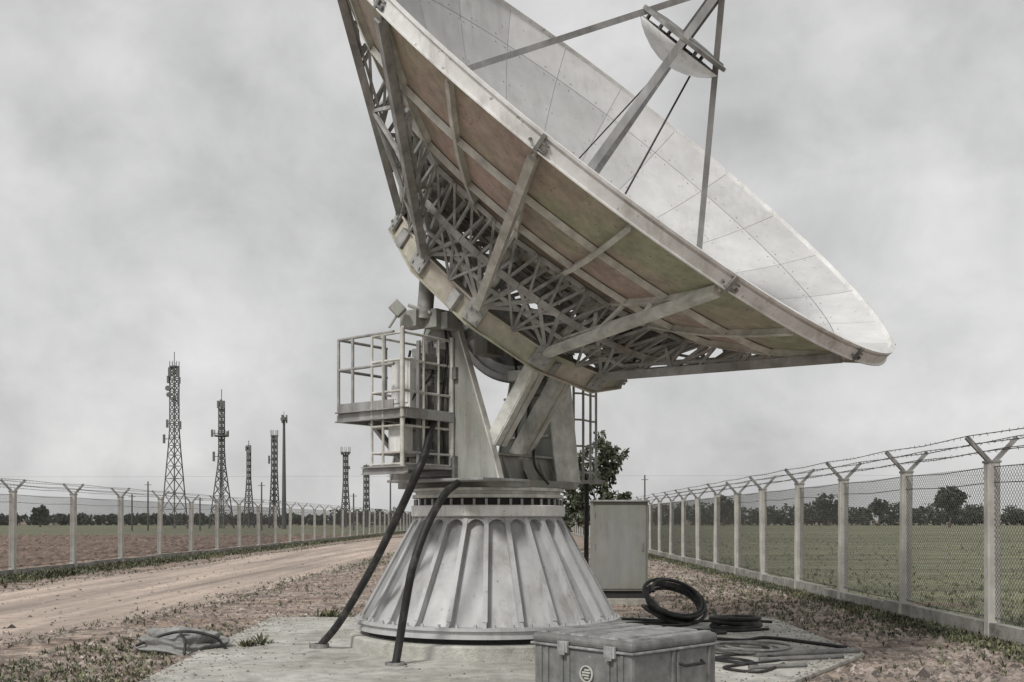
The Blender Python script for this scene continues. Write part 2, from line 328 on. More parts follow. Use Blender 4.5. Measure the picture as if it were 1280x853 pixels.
# near yoke arm (-E side) and far arm
def arm(e0,e1,fr,gr,name):
    zt=4.02; zb=2.075; f1,f2,f3=fr; g1,g2,g3=gr; xt=[max(-.12,g3),.12 if f3<.4 else .34]
    poly=[ye(g1,e0,zb),ye(f1,e0,zb),ye(f2,e0,2.35),ye(f3,e0,zt-.12),ye(xt[1],e0,zt),ye(xt[0],e0,zt),ye(g3,e0,zt-.12),ye(g2,e0,2.35)]
    b=MB(); b.prism(poly,E_*(e1-e0)); o=b.build(name,M['yoke'],ANT,bevel=.01)
    for P,sg in (([ye(f1+.005,0,zb),ye(f2+.005,0,2.35),ye(f3+.005,0,zt-.12),ye(xt[1],0,zt+.004)],1),([ye(g1-.005,0,zb),ye(g2-.005,0,2.35),ye(g3-.005,0,zt-.12),ye(xt[0],0,zt+.004)],-1)):
        b=MB()      # edge flange standing proud of the web
        for i in range(3): b.bar(P[i]+E_*(e0+e1)/2,P[i+1]+E_*(e0+e1)/2,abs(e1-e0)+.03,.02,up=(AH*sg+V((0,0,.3))))
        b.build('edge_flange',M['truss_light'],o)
    return o
la=arm(-.90,-.84,(.90,.82,.26),(-.82,-.76,-.24),'yoke_arm'); ra=arm(.40,.88,(.78,.74,.56),(-.22,-.16,.16),'yoke_arm')
b=MB()
for zz,hw in ((2.65,.72),(3.15,.50)):
    b.bar(ye(-.05,.388,zz),ye(.66,.388,zz),.03,.03)
b.bar(ye(.30,.384,2.36),ye(.38,.384,3.6),.03,.03)
b.build('web_stiffener',M['truss_light'],ra)
b=MB()
b.lathe(ye(0,-.90,3.72),[(0,-.06),(.17,-.06),(.19,-.04),(.19,.16),(.0,.16)],32,AH,V((0,0,1)),E_)
b.build('trunnion_bearing',M['galv_dark'],la,smooth=40)
b=MB(); b.lathe(ye(.1,.40,3.72),[(0,-.16),(.19,-.16),(.19,.6),(0,.6)],32,AH,V((0,0,1)),E_); b.build('trunnion_bearing',M['galv_dark'],ra,smooth=40)
b=MB()
b.box(ye(.22,-.925,3.32),.14,.05,.14,AH,E_); b.tube([ye(.22,-.92,3.26),ye(.23,-.915,2.7)],.012)
b.build('junction_box',M['galv_dark'],la)
b=MB(); b.box(ye(.2,-.93,2.22),.06,.05,.22,AH,E_); b.box(ye(.26,-.935,2.20),.04,.06,.3,AH,E_); b.build('cable_clamp',M['galv_dark'],la)
# hub ring
hub=D(0,0,-HB)
b=MB(); b.lathe(hub,[(RH-.07,.02),(RH+.05,.02),(RH+.05,.0),(RH+.01,-.005),(RH+.01,-.225),(RH+.05,-.23),(RH+.05,-.25),(RH-.07,-.25),(RH-.07,-.23),(RH-.03,-.225),(RH-.03,-.005),(RH-.07,0)],12,
      E_*math.cos(PH)+U_*math.sin(PH),-E_*math.sin(PH)+U_*math.cos(PH),A_,closed_prof=True)
hubring=b.build('hub_ring',M['hub'],ANT)
for k in range(12):
    ph=PH+k*PI/6; n_=(E_*math.cos(ph)+U_*math.sin(ph)); b=MB(); b.box(D(RH+.02,ph,-HB-.05),.03,.22,.30,n_,A_.cross(n_),A_)
    for q in (-1,1):
        for z in (-.10,.0,.10): b.bolt(D(RH+.035,ph,-HB-.05+z)+A_.cross(n_)*.07*q,n_,.018,.02)
    b.build('gusset_plate',M['truss'],hubring)
# cross beams inside the hub ring, carrying the trunnions
b=MB()
for q in (-.55,.55):
    b.bar(hub+U_*q-E_*1.62-A_*.13,hub+U_*q+E_*1.62-A_*.13,.12,.2,up=A_)
    b.bar(hub+E_*q*1.2-U_*1.55-A_*.14,hub+E_*q*1.2+U_*1.55-A_*.14,.10,.16,up=A_)
for e in (-.66,.30):       # brackets from hub down to the trunnion
    p=ye(0,e,3.72)
    for q in (-.5,.5): b.bar(hub+E_*e+U_*q-A_*.2,p,.11,.09,up=E_)
    b.lathe(p-E_*.06,[(.0,0),(.17,0),(.17,.12),(0,.12)],24,AH,V((0,0,1)),E_)
b.build('hub_frame',M['truss'],ANT)
# elevation sector gear
def sector(r0,r1,e,w):
    b=MB(); b.lathe(hub+E_*e-A_*.12,[(r0,-w),(r1,-w),(r1,w),(r0,w)],40,U_,-A_,E_,closed_prof=True,a0=.0,a1=PI); return b
b=sector(1.02,1.09,.12,.07); GC=hub+E_*.12-A_*.12
b.lathe(GC,[(.90,-.05),(.94,-.05),(.94,.05),(.90,.05)],40,U_,-A_,E_,closed_prof=True,a0=0,a1=PI)
b.lathe(GC,[(.94,-.015),(1.02,-.015),(1.02,.015),(.94,.015)],40,U_,-A_,E_,closed_prof=True,a0=0,a1=PI)
for i in range(110):
    a=PI*(i+.5)/110; d=U_*math.cos(a)-A_*math.sin(a); b.box(GC+d*1.10,.03,.012,.13,d,d.cross(E_),E_)
for a in (.95,2.2):
    d=U_*math.cos(a)-A_*math.sin(a); b.bar(GC-A_*.05+d*.1,GC+d*.8,.05,.05,up=E_)
b.build('sector_gear',M['galv'],ANT)
# elevation drive braces
b=MB()
for (p,q) in ((ye(.74,-.86,2.50),D(RH-.12,PH+PI/6,-HB-.2)),(ye(.60,-.25,2.37),D(RH-.25,PH+PI/6*1.6,-HB-.24))):
    b.channel(p,q,.09,.17,up=AH); b.channel(p+E_*.12,q+E_*.12,.09,.17,up=AH)
    for t in (.15,.35,.55,.75): b.bar(p.lerp(q,t),p.lerp(q,t+.1)+E_*.12,.02,.03)
b.box(at(655,470,12.6),.35,.2,.12,AH,E_)
b.build('elevation_brace',M['truss_light'],ANT)
for pts in ([hub-A_*.3+U_*.2,at(652,500,12.6),at(645,545,12.7),at(662,612,12.4)],[hub-A_*.25-U_*.3,at(660,520,12.5),at(640,560,12.6),at(628,596,12.4)],[D(1.2,PH+.9,-HB-.2),at(672,540,12.6),at(668,580,12.5),at(686,606,12.5)]):
    b=MB(); b.tube(bez(pts),.017,8); b.build('control_cable',M['black'],ANT,smooth=60)
b=MB(); b.box(at(611,432,12.9),.24,.34,.26,AH,E_); b.build('pinion_housing',M['yoke'],ANT,bevel=.012)
b=MB(); b.box(at(672,486,12.9),.42,.3,.16,AH,E_); b.tube([at(640,492,12.8),at(703,480,12.8)],.05); b.box(at(703,460,12.7),.2,.2,.3,AH,E_)
b.build('drive_gearbox',M['galv_dark'],ANT,bevel=.01)
# upper dark actuator by the cage + drive blocks on the near arm
b=MB(); b.tube([at(531,395,12.2),at(535,342,12.2)],.095,16); b.tube([at(530,400,12.2),at(531,388,12.2)],.13,16)
b.build('elevation_actuator',M['galv_dark'],ANT,smooth=40)
b=MB(); b.box(at(546,400,12.2),.20,.24,.22,AH,E_); b.box(at(562,402,12.15),.1,.2,.2,AH,E_); b.bar(at(511,382,12.2),at(540,392,12.1),.07,.04)
b.box(at(517,400,12.2),.26,.2,.20,AH,E_); b.bar(at(491,380,12.),at(503,392,12.),.12,.14); b.bar(at(499,390,12.),at(486,410,12.),.03,.03); b.tube([at(571,392,12.2),at(577,380,12.2)],.03)
b.build('drive_motor',M['yoke'],ANT,bevel=.01)
# reflector
SEC=24; RINGS=[(.35,1.35),(1.35,2.45),(2.45,3.35),(3.35,RD)]
b=MB(); tone=[]
for k in range(SEC):
    for ri,(r0,r1) in enumerate(RINGS):
        gap=.0025; st=4; rt=3; o=len(b.v)
        a0=PH+2*PI*k/SEC; a1=PH+2*PI*(k+1)/SEC; tv=random.uniform(.80,1.06)
        for i in range(rt+1):
            rr=r0+gap+(r1-r0-2*gap*(0 if ri==3 else 1))*i/rt
            if ri==3 and i==rt: rr=RD
            for j in range(st+1):
                g_=gap/rr; aa=a0+g_+(a1-a0-2*g_)*j/st; b.v.append(DS(rr,aa))
        for i in range(rt):
            for j in range(st):
                q=o+i*(st+1)+j; b.f.append((q,q+1,q+st+2,q+st+1)); tone.append(tv)
b.lathe(C,[(.0,dz(0)+.01),(.2,dz(.2)+.02),(.36,dz(.36)+.01)],24,E_,U_,A_); tone+= [1.]*(24*2)
mw=M['white'].copy(); mw.name='reflector_panel_paint'; nt=mw.node_tree
at_=nt.nodes.new('ShaderNodeAttribute'); at_.attribute_name='panel_tone'; bs=nt.nodes['Principled BSDF']; src=bs.inputs['Base Color'].links[0].from_socket
sc=nt.nodes.new('ShaderNodeVectorMath'); sc.operation='SCALE'; nt.links.new(src,sc.inputs[0]); nt.links.new(at_.outputs['Fac'],sc.inputs['Scale']); nt.links.new(sc.outputs[0],bs.inputs['Base Color'])
refl=b.build('reflector_panels',mw,ANT)
ca=refl.data.attributes.new('panel_tone','FLOAT','FACE')
for i,t in enumerate(tone): ca.data[i].value=t
for p in refl.data.polygons: p.use_smooth=True
b=MB(); rs=[.2+(RD-.2)*i/16 for i in range(17)]
b.lathe(C,[(r,dz(r)-.05) for r in rs],96,E_,U_,A_)
b.build('back_skin',M['back'],ANT,smooth=60)
b=MB()
for r in (1.35,2.45,3.35):
    for k in range(48):
        ph=PH+2*PI*(k+.5)/48
        for s_ in (-.05,.05): b.bolt(DS(r+s_,ph,0),A_,.010,.005)
for k in range(SEC):
    ph=PH+2*PI*k/SEC
    for i in range(5):
        for s_ in (-.05,.05):
            r=1.5+i*.45; b.bolt(DS(r,ph+s_/r,0),A_,.010,.005)
tag(b.build('panel_bolts',M['galv_dark'],ANT),kind='stuff')
b=MB(); b.lathe(C,[(RD-.02,-.02),(RD-.02,.035),(RD+.035,.035),(RD+.035,.012),(RD+.012,.01),(RD+.012,-.012),(RD+.03,-.014),(RD+.03,-.105),(RD+.05,-.11),(RD+.05,-.122),(RD-.02,-.122)],144,E_,U_,A_,closed_prof=True)
rim=b.build('rim_band',M['rim'],ANT,smooth=30)
for k in range(12):
    ph=PH+k*PI/6; n_=(E_*math.cos(ph)+U_*math.sin(ph)); t_=A_.cross(n_); b=MB()
    b.box(D(RD+.042,ph,-.05),.028,.035,.16,n_,t_,A_); b.box(D(RD+.042,ph+.012,-.09),.025,.09,.016,n_,t_,A_); b.box(D(RD+.042,ph+.012,-.03),.025,.07,.016,n_,t_,A_)
    for q in (-.08,.08): b.bolt(D(RD+.03,ph+q/RD,-.07),n_,.014,.03)
    b.build('rim_clamp',M['galv_dark'],rim)
# ribs on the back of the panels
for k in range(SEC):
    ph=PH+2*PI*k/SEC; n_=(E_*math.cos(ph)+U_*math.sin(ph)); t_=A_.cross(n_); b=MB(); pr=None
    for i in range(7):
        r=1.3+(RD-.05-1.3)*i/6; p=DS(r,ph,-.09)
        if pr is not None: b.bar(pr,p,.022,.07,up=A_); b.bar(pr-A_*.040,p-A_*.040,.05,.010,up=A_)
        pr=p
    b.build('panel_rib',M['rib'],ANT)
for r,wd in ((1.9,.05),(2.5,.038),(3.12,.038)):
    b=MB(); b.lathe(C,[(r-wd/2,dz(r)-.055),(r+wd/2,dz(r)-.055),(r+wd/2,dz(r)-.12),(r-wd/2,dz(r)-.12)],48,E_,U_,A_,closed_prof=True); b.build('ring_rib',M['rib'],ANT)
# radial backing trusses
for k in range(12):
    ph=PH+k*PI/6; n_=(E_*math.cos(ph)+U_*math.sin(ph)); t_=A_.cross(n_); b=MB()
    Nd=D(RH,ph,-HB); Q=D(RD-.06,ph,-.18)
    b.bar(Nd+n_*.04,Q,.085,.085,up=A_)
    b.bar(Nd+n_*.04+A_*.16,Q+A_*.04,.03,.03,up=A_)
    mid=[Nd.lerp(Q,t) for t in (.33,.62,.84)]
    b.bar(mid[1],DS(2.95,ph,-.13),.045,.045)
    b.bar(mid[0],DS(2.0,ph,-.13),.04,.04); b.bar(mid[0],DS(2.5,ph,-.13),.035,.035)
    b.bar(D(RH-.02,ph,-HB),DS(1.35,ph,-.13),.07,.07); b.bar(Nd,DS(2.0,ph,-.13),.06,.06)
    prv=None
    for i in range(6):
        r=1.2+(2.1-1.2)*i/5; p=DS(r,ph,-.17)
        if prv is not None: b.bar(prv,p,.07,.06,up=A_)
        prv=p
    b.bar(Nd+A_*.45-n_*.1,DS(1.9,ph,-.2),.035,.035)
    if k in (9,10,11,2,3,4,5,8):
        pa=Nd; 
        for i,(t,r_) in enumerate(((.12,1.9),(.24,2.3),(.38,2.6),(.52,2.9),(.66,3.15),(.78,3.35))):
            tp=DS(r_,ph,-.13); b.bar(pa,tp,.03,.03); pa=Nd.lerp(Q,t+.06); b.bar(tp,pa,.03,.03)
    b.build('backing_truss',M['truss_light'] if k in (0,1) else M['truss'],ANT)
# lattice bays between the trusses: fans of struts from each hub node up to the inner rings
def RG(r,phi,z): return D(r,phi,z)
z1=-1.72
for k in range(12):
    ph=PH+k*PI/6; d_=PI/6; b=MB(); Nd=D(RH,ph,-HB); Nd2=D(RH,ph+d_,-HB); Md=D(RH*.97,ph+d_/2,-HB)
    for t in (.25,.5,.75): b.bar(Nd,RG(1.98,ph+d_*t,z1+.1),.04,.04); b.bar(Nd2,RG(1.98,ph+d_*(1-t),z1+.1),.04,.04)
    for t in (0.,.25,.5,.75):
        b.bar(RG(1.98,ph+d_*t,z1+.1),RG(1.98,ph+d_*(t+.25),z1+.1),.075,.075,up=A_)
        b.bar(RG(1.98,ph+d_*t,z1+.1),DS(2.1,ph+d_*(t+.125),-.13),.035,.035)
        b.bar(RG(1.98,ph+d_*t,z1+.1),RG(1.5,ph+d_*(t+.12),z1+.1),.035,.035); 
        b.bar(RG(1.5,ph+d_*t,z1+.1),RG(1.5,ph+d_*(t+.25),z1+.1),.05,.05,up=A_)
    for t in (.12,.38,.62,.88):
        b.bar(RG(1.98,ph+d_*t,z1+.1),RG(RH,ph+d_*.5,-HB),.026,.026); b.bar(RG(1.98,ph+d_*t,z1+.1),DS(2.25,ph+d_*(t+.12),-.12),.025,.025); b.bar(RG(1.98,ph+d_*t,z1+.1),DS(2.25,ph+d_*(t-.12),-.12),.025,.025)
        b.bar(RG(1.75,ph+d_*t,z1-.05),RG(1.98,ph+d_*(t+.12),z1+.12),.03,.03); b.bar(RG(1.75,ph+d_*t,z1-.05),RG(1.2,ph+d_*(t-.1),-HB+.1),.03,.03)
    b.bar(RG(1.86,ph,z1-.15),RG(1.86,ph+d_,z1-.15),.045,.045,up=A_); b.bar(DS(2.25,ph,-.14),DS(2.25,ph+d_,-.14),.05,.05,up=A_)
    b.bar(RG(1.5,ph,z1+.1),Nd,.045,.045); b.bar(RG(1.5,ph+d_*.5,z1+.1),Nd,.035,.035); b.bar(RG(1.5,ph+d_*.5,z1+.1),Nd2,.035,.035)
    b.bar(RG(1.0,ph,z1+.05),RG(1.5,ph,z1+.1),.05,.05); b.bar(RG(1.0,ph,z1+.05),Nd,.04,.04); b.bar(RG(1.0,ph,z1+.05),RG(1.0,ph+d_,z1+.05),.05,.05)
    # diagonal bracing out to the rim
    Qa=D(RD-.06,ph,-.18); Qb=D(RD-.06,ph+d_,-.18)
    ma=Nd.lerp(Qa,.42); mb=Nd2.lerp(Qb,.42); m2a=Nd.lerp(Qa,.72); m2b=Nd2.lerp(Qb,.72)
    if k in (11,0,1): b.build('lattice_bay',M['truss'],ANT); continue
    b.bar(ma,mb,.04,.04)
    b.bar(Nd,mb,.035,.035); b.bar(Nd2,ma,.035,.035)
    b.bar(ma,DS(2.6,ph+d_/2,-.13),.035,.035); b.bar(mb,DS(2.6,ph+d_/2,-.13),.035,.035)
    b.build('lattice_bay',M['truss'],ANT)
# feed support
AP=C+A_*1.74-E_*.09+U_*.04
for phd,r in ((38,2.0),(128,2.3),(213,2.0),(306,1.9)):
    base=DS(r,math.radians(phd),0.01); b=MB(); b.bar(base,AP,.08,.065,up=A_); b.bar(base+A_*.004,base+(AP-base)*.012,.2,.16,up=A_)
    b.bar(base+(AP-base)*.03+A_*.036,AP+A_*.036,.02,.010,up=A_)
    b.build('feed_strut',M['galv'],ANT)
SB=C+A_*1.0-E_*.03+U_*.10
b=MB(); b.lathe(SB,[(0,-.20),(.12,-.19),(.25,-.155),(.37,-.10),(.46,-.045),(.53,.02),(.53,.035),(.50,.04),(0,.05)],40,E_,U_,A_)
sub=b.build('subreflector',M['rim'],ANT,smooth=50)
b=MB(); b.lathe(SB,[(.0,.12),(.30,.12),(.56,.10),(.56,.14),(.30,.17),(0,.17)],40,E_,U_,A_); 
for k in range(6): 
    a=k*PI/3; d=E_*math.cos(a)+U_*math.sin(a); b.bar(SB+d*.46+A_*.03,SB+d*.46+A_*.13,.03)
for phd in (38,128,213,306):
    d=E_*math.cos(math.radians(phd))+U_*math.sin(math.radians(phd)); 
    base=DS({38:2.0,128:2.3,213:2.0,306:1.9}[phd],math.radians(phd),0.01); t=(1.0+.13-(base-C).dot(A_))/(AP-base).dot(A_); b.bar(SB+d*.5+A_*.13,base.lerp(AP,t),.05,.04)
b.tube([SB+A_*.15,AP],.07,12); b.lathe(AP,[(0,-.06),(.13,-.06),(.13,.05),(0,.05)],20,E_,U_,A_)
b.build('mounting_ring',M['galv_dark'],sub,smooth=40)
b=MB(); b.tube([SB+A_*(-.02)+E_*.45,DS(.9,math.radians(250),0)],.012,6); b.tube([SB-A_*.15,DS(.5,math.radians(100),0)],.008,6)
b.build('feed_cable',M['black'],ANT)
# access platform and cage on the near arm's outer side
PLT=None
zf,zr=2.85,3.72
b=MB()
for i in range(9):
    a=-.85+1.08*(i+.5)/9; b.box(ye(a,-1.315,zf),.105,.82,.03,AH,E_)
for e in (-1.73,-.93): b.channel(ye(-.86,e,zf-.05),ye(.24,e,zf-.05),.06,.12)
for a in (-.86,-.3,.22): b.bar(ye(a,-1.73,zf-.06),ye(a,-.93,zf-.06),.06,.09)
for a in (-.5,): b.bar(ye(a,-1.55,zf-.1),ye(a,-.91,zf-.65),.06,.06)
deck=b.build('access_platform',M['galv'],ANT)
def rails(name,pts,zs,z0,r,par,m,closed=False,posts=()):
    b=MB()
    for z in zs:
        n=len(pts)
        for i in range(n if closed else n-1): b.tube([ye(*pts[i],z),ye(*pts[(i+1)%n],z)],r,8)
    for p in posts: b.tube([ye(*p,z0),ye(*p,max(zs))],r*1.05,8)
    return b.build(name,m,par,smooth=50)
rails('guard_rail',[(.05,-1.73),(-.86,-1.73),(-.86,-.93)],(3.36,zr),zf,.018,deck,M['truss'],posts=[(-.86,-1.73),(-.86,-.95),(-.62,-1.73),(-.1,-1.73)])
b=MB(); b.box(ye(-.4,-1.735,zf+.06),.9,.012,.10,AH,E_); b.box(ye(-.865,-1.33,zf+.06),.012,.8,.10,AH,E_); b.build('toe_board',M['galv'],deck)
zl=2.2
b=MB(); b.box(ye(-.05,-1.315,zl),.60,.86,.03,AH,E_); 
for e in (-1.74,-.9): b.channel(ye(-.42,e,zl-.04),ye(.28,e,zl-.04),.05,.09)
low=b.build('lower_platform',M['galv'],ANT)
cp=[(-.30,-1.73),(.20,-1.73),(.20,-.95),(-.30,-.95)]
rails('ladder_cage',cp,(2.23,2.36,2.66,3.05,3.40,3.70),zl,.015,low,M['truss_light'],closed=True,posts=[(-.30,-1.73),(-.12,-1.73),(.20,-1.73),(.20,-1.4),(.20,-1.15),(.20,-.95),(-.30,-.95)])
rails('cage_corner_post',[(.21,-1.76),(.21,-1.755)],(2.25,3.74),zl,.026,low,M['truss_light'],posts=[(.21,-1.757),(.21,-.93)])
b=MB(); b.box(ye(-.12,-1.3,3.18),.30,.3,.58,AH,E_); b.box(ye(-.12,-1.457,3.2),.25,.012,.5,AH,E_); cabn=b.build('control_box',M['rim'],ANT,bevel=.01)
b=MB(); b.box(ye(.06,-1.02,3.0),.22,.16,.36,AH,E_); b.tube([ye(.06,-1.02,3.2),ye(.05,-1.02,3.6)],.07,12); b.box(ye(.0,-1.1,3.56),.3,.26,.10,AH,E_); b.box(ye(-.1,-1.15,2.42),.3,.3,.18,AH,E_)
b.tube(bez([ye(.1,-1.2,3.5),ye(.05,-1.3,3.2),ye(.12,-1.3,2.9),ye(.08,-1.3,2.3)]),.03,8)
b.build('azimuth_drive',M['galv_dark'],ANT,bevel=.008)
b=MB()
for e in (-1.42,-1.12): b.bar(ye(.14,e,2.2),ye(.14,e,3.65),.03,.045,up=AH)
for i in range(6): b.tube([ye(.14,-1.42,2.4+i*.22),ye(.14,-1.12,2.4+i*.22)],.012,6)
b.build('ladder',M['galv'],ANT)
b=MB(); b.box(ye(-.02,-1.55,2.52),.22,.18,.3,AH,E_); b.build('junction_cabinet',M['rim'],ANT,bevel=.008)
b=MB(); b.box(ye(.1,-1.25,3.42),.16,.2,.16,AH,E_); b.tube([ye(.1,-1.25,3.5),ye(.1,-1.25,3.66)],.05,10); b.build('servo_motor',M['galv_dark'],ANT,bevel=.008)
for pts in ([ye(-.2,-1.2,3.6),ye(-.25,-1.25,3.2),ye(-.22,-1.2,2.7),ye(-.2,-1.25,2.25)],[ye(.0,-1.05,3.7),ye(.15,-1.2,3.3),ye(.02,-1.4,3.0),ye(.0,-1.5,2.65)],[ye(.12,-.95,3.9),ye(.2,-1.0,3.5),ye(.17,-1.05,2.9),ye(.18,-1.0,2.25)]):
    b=MB(); b.tube(bez(pts),.016,8); b.build('cage_conduit',M['black'],ANT,smooth=60)
b=MB(); b.box(PC-V((.35,.75,0))+V((0,0,2.06)),1.5,.85,.03,AH,E_); b.build('walkway_plate',M['galv'],ANT,bevel=.005)
# far-side ladder
b=MB()
X0=[at(717,600,14.2),at(729,600,14.25),at(738,600,14.5),at(745,600,14.6)]
for p in X0: b.tube([V((p.x,p.y,2.12)),V((p.x,p.y,3.75))],.018,8)
for i in range(5):
    z=2.25+i*.36; q=[V((p.x,p.y,z)) for p in X0]; b.tube(q,.014,6)
b.box(V(((X0[0].x+X0[3].x)/2,14.4,2.12)),.5,.5,.04); b.bar(V((.75,14.35,2.1)),V((.2,13.8,2.05)),.08,.06)
b.build('caged_ladder',M['truss'],ANT,smooth=50)
# ------------------------------------------------------------------ cables
def cable(name,pts,r,label,cat='cable',m=None,group=None,n=14):
    p=bez(pts,n); b=MB(); b.tube(p,r,10); o=b.build(name,m or M['black'],origin=V(pts[-1]),smooth=60); return tag(o,label,cat,group)
c_=cable('power_conduit',[ye(.16,-1.2,2.75),at(531,568,11.75),at(521,592,11.6),at(497,645,11.8),at(462,715,12.1),at(425,777,12.35),V(at(400,811,12.75)[:2]+(GZ+.05,)) if False else V((at(400,811,12.6).x,12.6,GZ+.02))],.045,'thick black conduit slanting from the caged platform down to the slab left of the cone')
c_=cable('power_conduit',[at(572,604,11.75),at(556,618,11.5),at(535,655,11.2),at(517,705,11.05),at(507,755,11.1),V((at(500,800,11.15).x,11.15,.33)),V((at(494,834,11.1).x,11.1,GZ-.02))],.044,'thick black conduit curving down in front of the ribbed cone to the plinth edge')
c_=cable('drop_cable',[at(728,585,14.3),at(733,610,14.5),at(733,660,14.7),at(733,705,14.8),V((at(735,760,14.9).x,14.9,GZ))],.035,'thin black cable hanging straight down between the cone and the tall cabinet')
b=MB(); b.lathe(V((at(494,834,11.1).x,11.1,GZ)),[(.06,0),(.11,0),(.11,.03),(.06,.03)],20,closed_prof=True)
tag(b.build('conduit_sleeve',M['galv_dark'],origin=V((at(494,834,11.1).x,11.1,GZ))),'dark ring sleeve in the slab where the front conduit enters','conduit sleeve')
b=MB(); b.lathe(V((at(400,811,12.6).x-.01,12.6,GZ)),[(.055,0),(.12,0),(.12,.05),(.055,.05)],20,closed_prof=True)
tag(b.build('conduit_sleeve',M['galv_dark'],origin=V((at(400,811,12.6).x,12.6,GZ))),'dark ring sleeve in the slab where the left slanting conduit enters','conduit sleeve')
# ------------------------------------------------------------------ tall cabinet
cb=V((2.04,19.9,0)); CT=thing('equipment_cabinet',cb,'tall grey-green steel cabinet standing right behind the dish pedestal','cabinet')
b=MB(); b.box(cb+V((0,0,.06)),1.2,.8,.12); b.build('concrete_foot',M['concrete'],CT,bevel=.01)
b=MB(); b.box(cb+V((0,0,.19)),.96,.56,.14); b.build('base_frame',M['dark'],CT)
b=MB(); b.box(cb+V((0,0,1.10)),1.04,.66,1.68); body=b.build('body',M['cab'],CT,bevel=.012)
b=MB(); b.box(cb+V((0,-.02,1.955)),1.10,.76,.035); b.build('roof_cap',M['galv'],CT,bevel=.008)
b=MB(); b.box(cb+V((0.0,-.34,1.09)),.96,.018,1.58); dr=b.build('door',M['cab'],CT,bevel=.006)
b=MB(); b.box(cb+V((.41,-.357,1.1)),.03,.02,.16); b.build('handle',M['galv_dark'],dr)
b=MB(); 
for z in (.5,1.1,1.7): b.tube([cb+V((-.485,-.355,z-.05)),cb+V((-.485,-.355,z+.05))],.012,8)
b.build('hinge',M['galv_dark'],dr)
# ------------------------------------------------------------------ flight case
cn=V((.98,8.45,0)); sx,sy,hh=1.2,1.2,.61-GZ
th=math.radians(43); AX=V((math.cos(th),math.sin(th),0)); AY=V((-math.sin(th)*1.0,math.cos(th),0))
cc_=cn+AX*sx/2+AY*sy/2+V((0,0,GZ)); FC=thing('equipment_case',cc_,'ribbed dark grey plastic transport case with pale worn lid edges in the right foreground','case')
def P_(x,y,z): return cc_+AX*x+AY*y+V((0,0,z))
b=MB(); b.box(P_(0,0,.225),sx-.05,sy-.05,.45,AX,AY); body=b.build('body',M['case'],FC,bevel=.03)
for q in (-.47,-.40,-.32,.14,.22,.40,.48):
    b=MB(); b.box(P_(-sx/2+.024,q,.22),.03,.034,.42,AX,AY); b.build('side_rib',M['case'],body,bevel=.008)
for q in (-.05,.02,.46):
    b=MB(); b.box(P_(q,-sy/2+.024,.22),.034,.03,.42,AX,AY); b.build('side_rib',M['case'],body,bevel=.008)
b=MB(); b.box(P_(0,0,.452),sx,sy,.022,AX,AY); b.build('lid_seam',M['case_edge'],FC,bevel=.008)
b=MB(); b.box(P_(0,0,.505),sx-.02,sy-.02,.09,AX,AY)
lid=b.build('lid',M['case'],FC,bevel=.035)
b=MB()
for y0,y1 in ((-.55,-.46),(-.40,-.05),(.0,.16),(.22,.40),(.45,.56)): b.box(P_(0,(y0+y1)/2,.548),sx-.10,(y1-y0),.034,AX,AY)
b.build('lid_ridges',M['case_edge'],lid,bevel=.02)
for q in (-.36,.18): 
    b=MB(); b.box(P_(-sx/2-.008,q,.45),.03,.12,.10,AX,AY); b.box(P_(-sx/2-.026,q,.44),.012,.07,.12,AX,AY)
    b.build('latch',M['case_edge'],FC,bevel=.006)
b=MB()       # round emblem of raised bars
ec=P_(-sx/2+.0105,-.10+.02,.24)
b.lathe(ec,[(.062,-.004),(.075,-.004),(.075,.008),(.062,.008)],28,AY,V((0,0,1)),-AX,closed_prof=True)
for i,(z,wd,o_) in enumerate(((.035,.06,-.01),(.012,.09,.0),(-.012,.075,.008),(-.036,.05,-.004))): b.box(ec+V((0,0,z))+AY*o_-AX*.001,.012,wd,.013,AX,AY)
b.build('emblem',M['truss_light'],FC)
b=MB(); b.tube([P_(.0,-sy/2-.01,.33),P_(.02,-sy/2-.06,.31),P_(.28,-sy/2-.06,.31),P_(.30,-sy/2-.01,.33)],.014,8); b.build('carry_handle',M['black'],FC,smooth=60)
# ------------------------------------------------------------------ coils and loose cables
def coil(name,c,R,nturn,r,axis,label,squash=1,jit=.05,m=None):
    axis=V(axis).normalized(); x=axis.orthogonal().normalized() if abs(axis.z)>.5 else V((0,0,1)).cross(axis).normalized(); y=axis.cross(x); pts=[]
    n=nturn*28
    ph=[random.uniform(0,6) for _ in range(4)]
    for i in range(n):
        a=2*PI*i/28; rr=R*(1+jit*math.sin(a*.37+ph[0])+jit*.6*math.sin(a*.81+ph[1])); pts.append(V(c)+x*math.cos(a)*rr+y*math.sin(a)*rr*squash+axis*(r*1.1*(math.sin(a*.23+ph[2])*1.4+1.4)+r*.8*math.sin(a*.5)))
    b=MB(); b.tube(pts,r,8); lo=min(q.z for q in b.v); d=GZ-lo if abs(axis.z)>.5 else 0
    for q in b.v:
        q.z+=d
    o=b.build(name,m or M['black'],origin=V((c[0],c[1],GZ)),smooth=60); return tag(o,label,'cable coil')
random.seed(21); ax=V((.26,-.52,.85)).normalized(); cx_=V((0,0,1)).cross(ax).normalized(); cy_=ax.cross(cx_); cc2=V((2.43,15.6,.40)); pts=[]
NT=6
for i in range(NT*30):
    a=2*PI*i/30+PI; tn=i/30; R_=.42*(1+.09*math.sin(tn*1.9+1)+.05*math.sin(tn*4.1)); pts.append(cc2+cx_*math.cos(a)*R_*1.05+cy_*math.sin(a)*R_+ax*(.05*math.sin(tn*2.3)+.028*(tn-NT/2))+V((.03*math.sin(tn*1.3),0,0)))
lo=min(q.z for q in pts); pts=[q+V((0,0,GZ+.026-lo)) for q in pts]
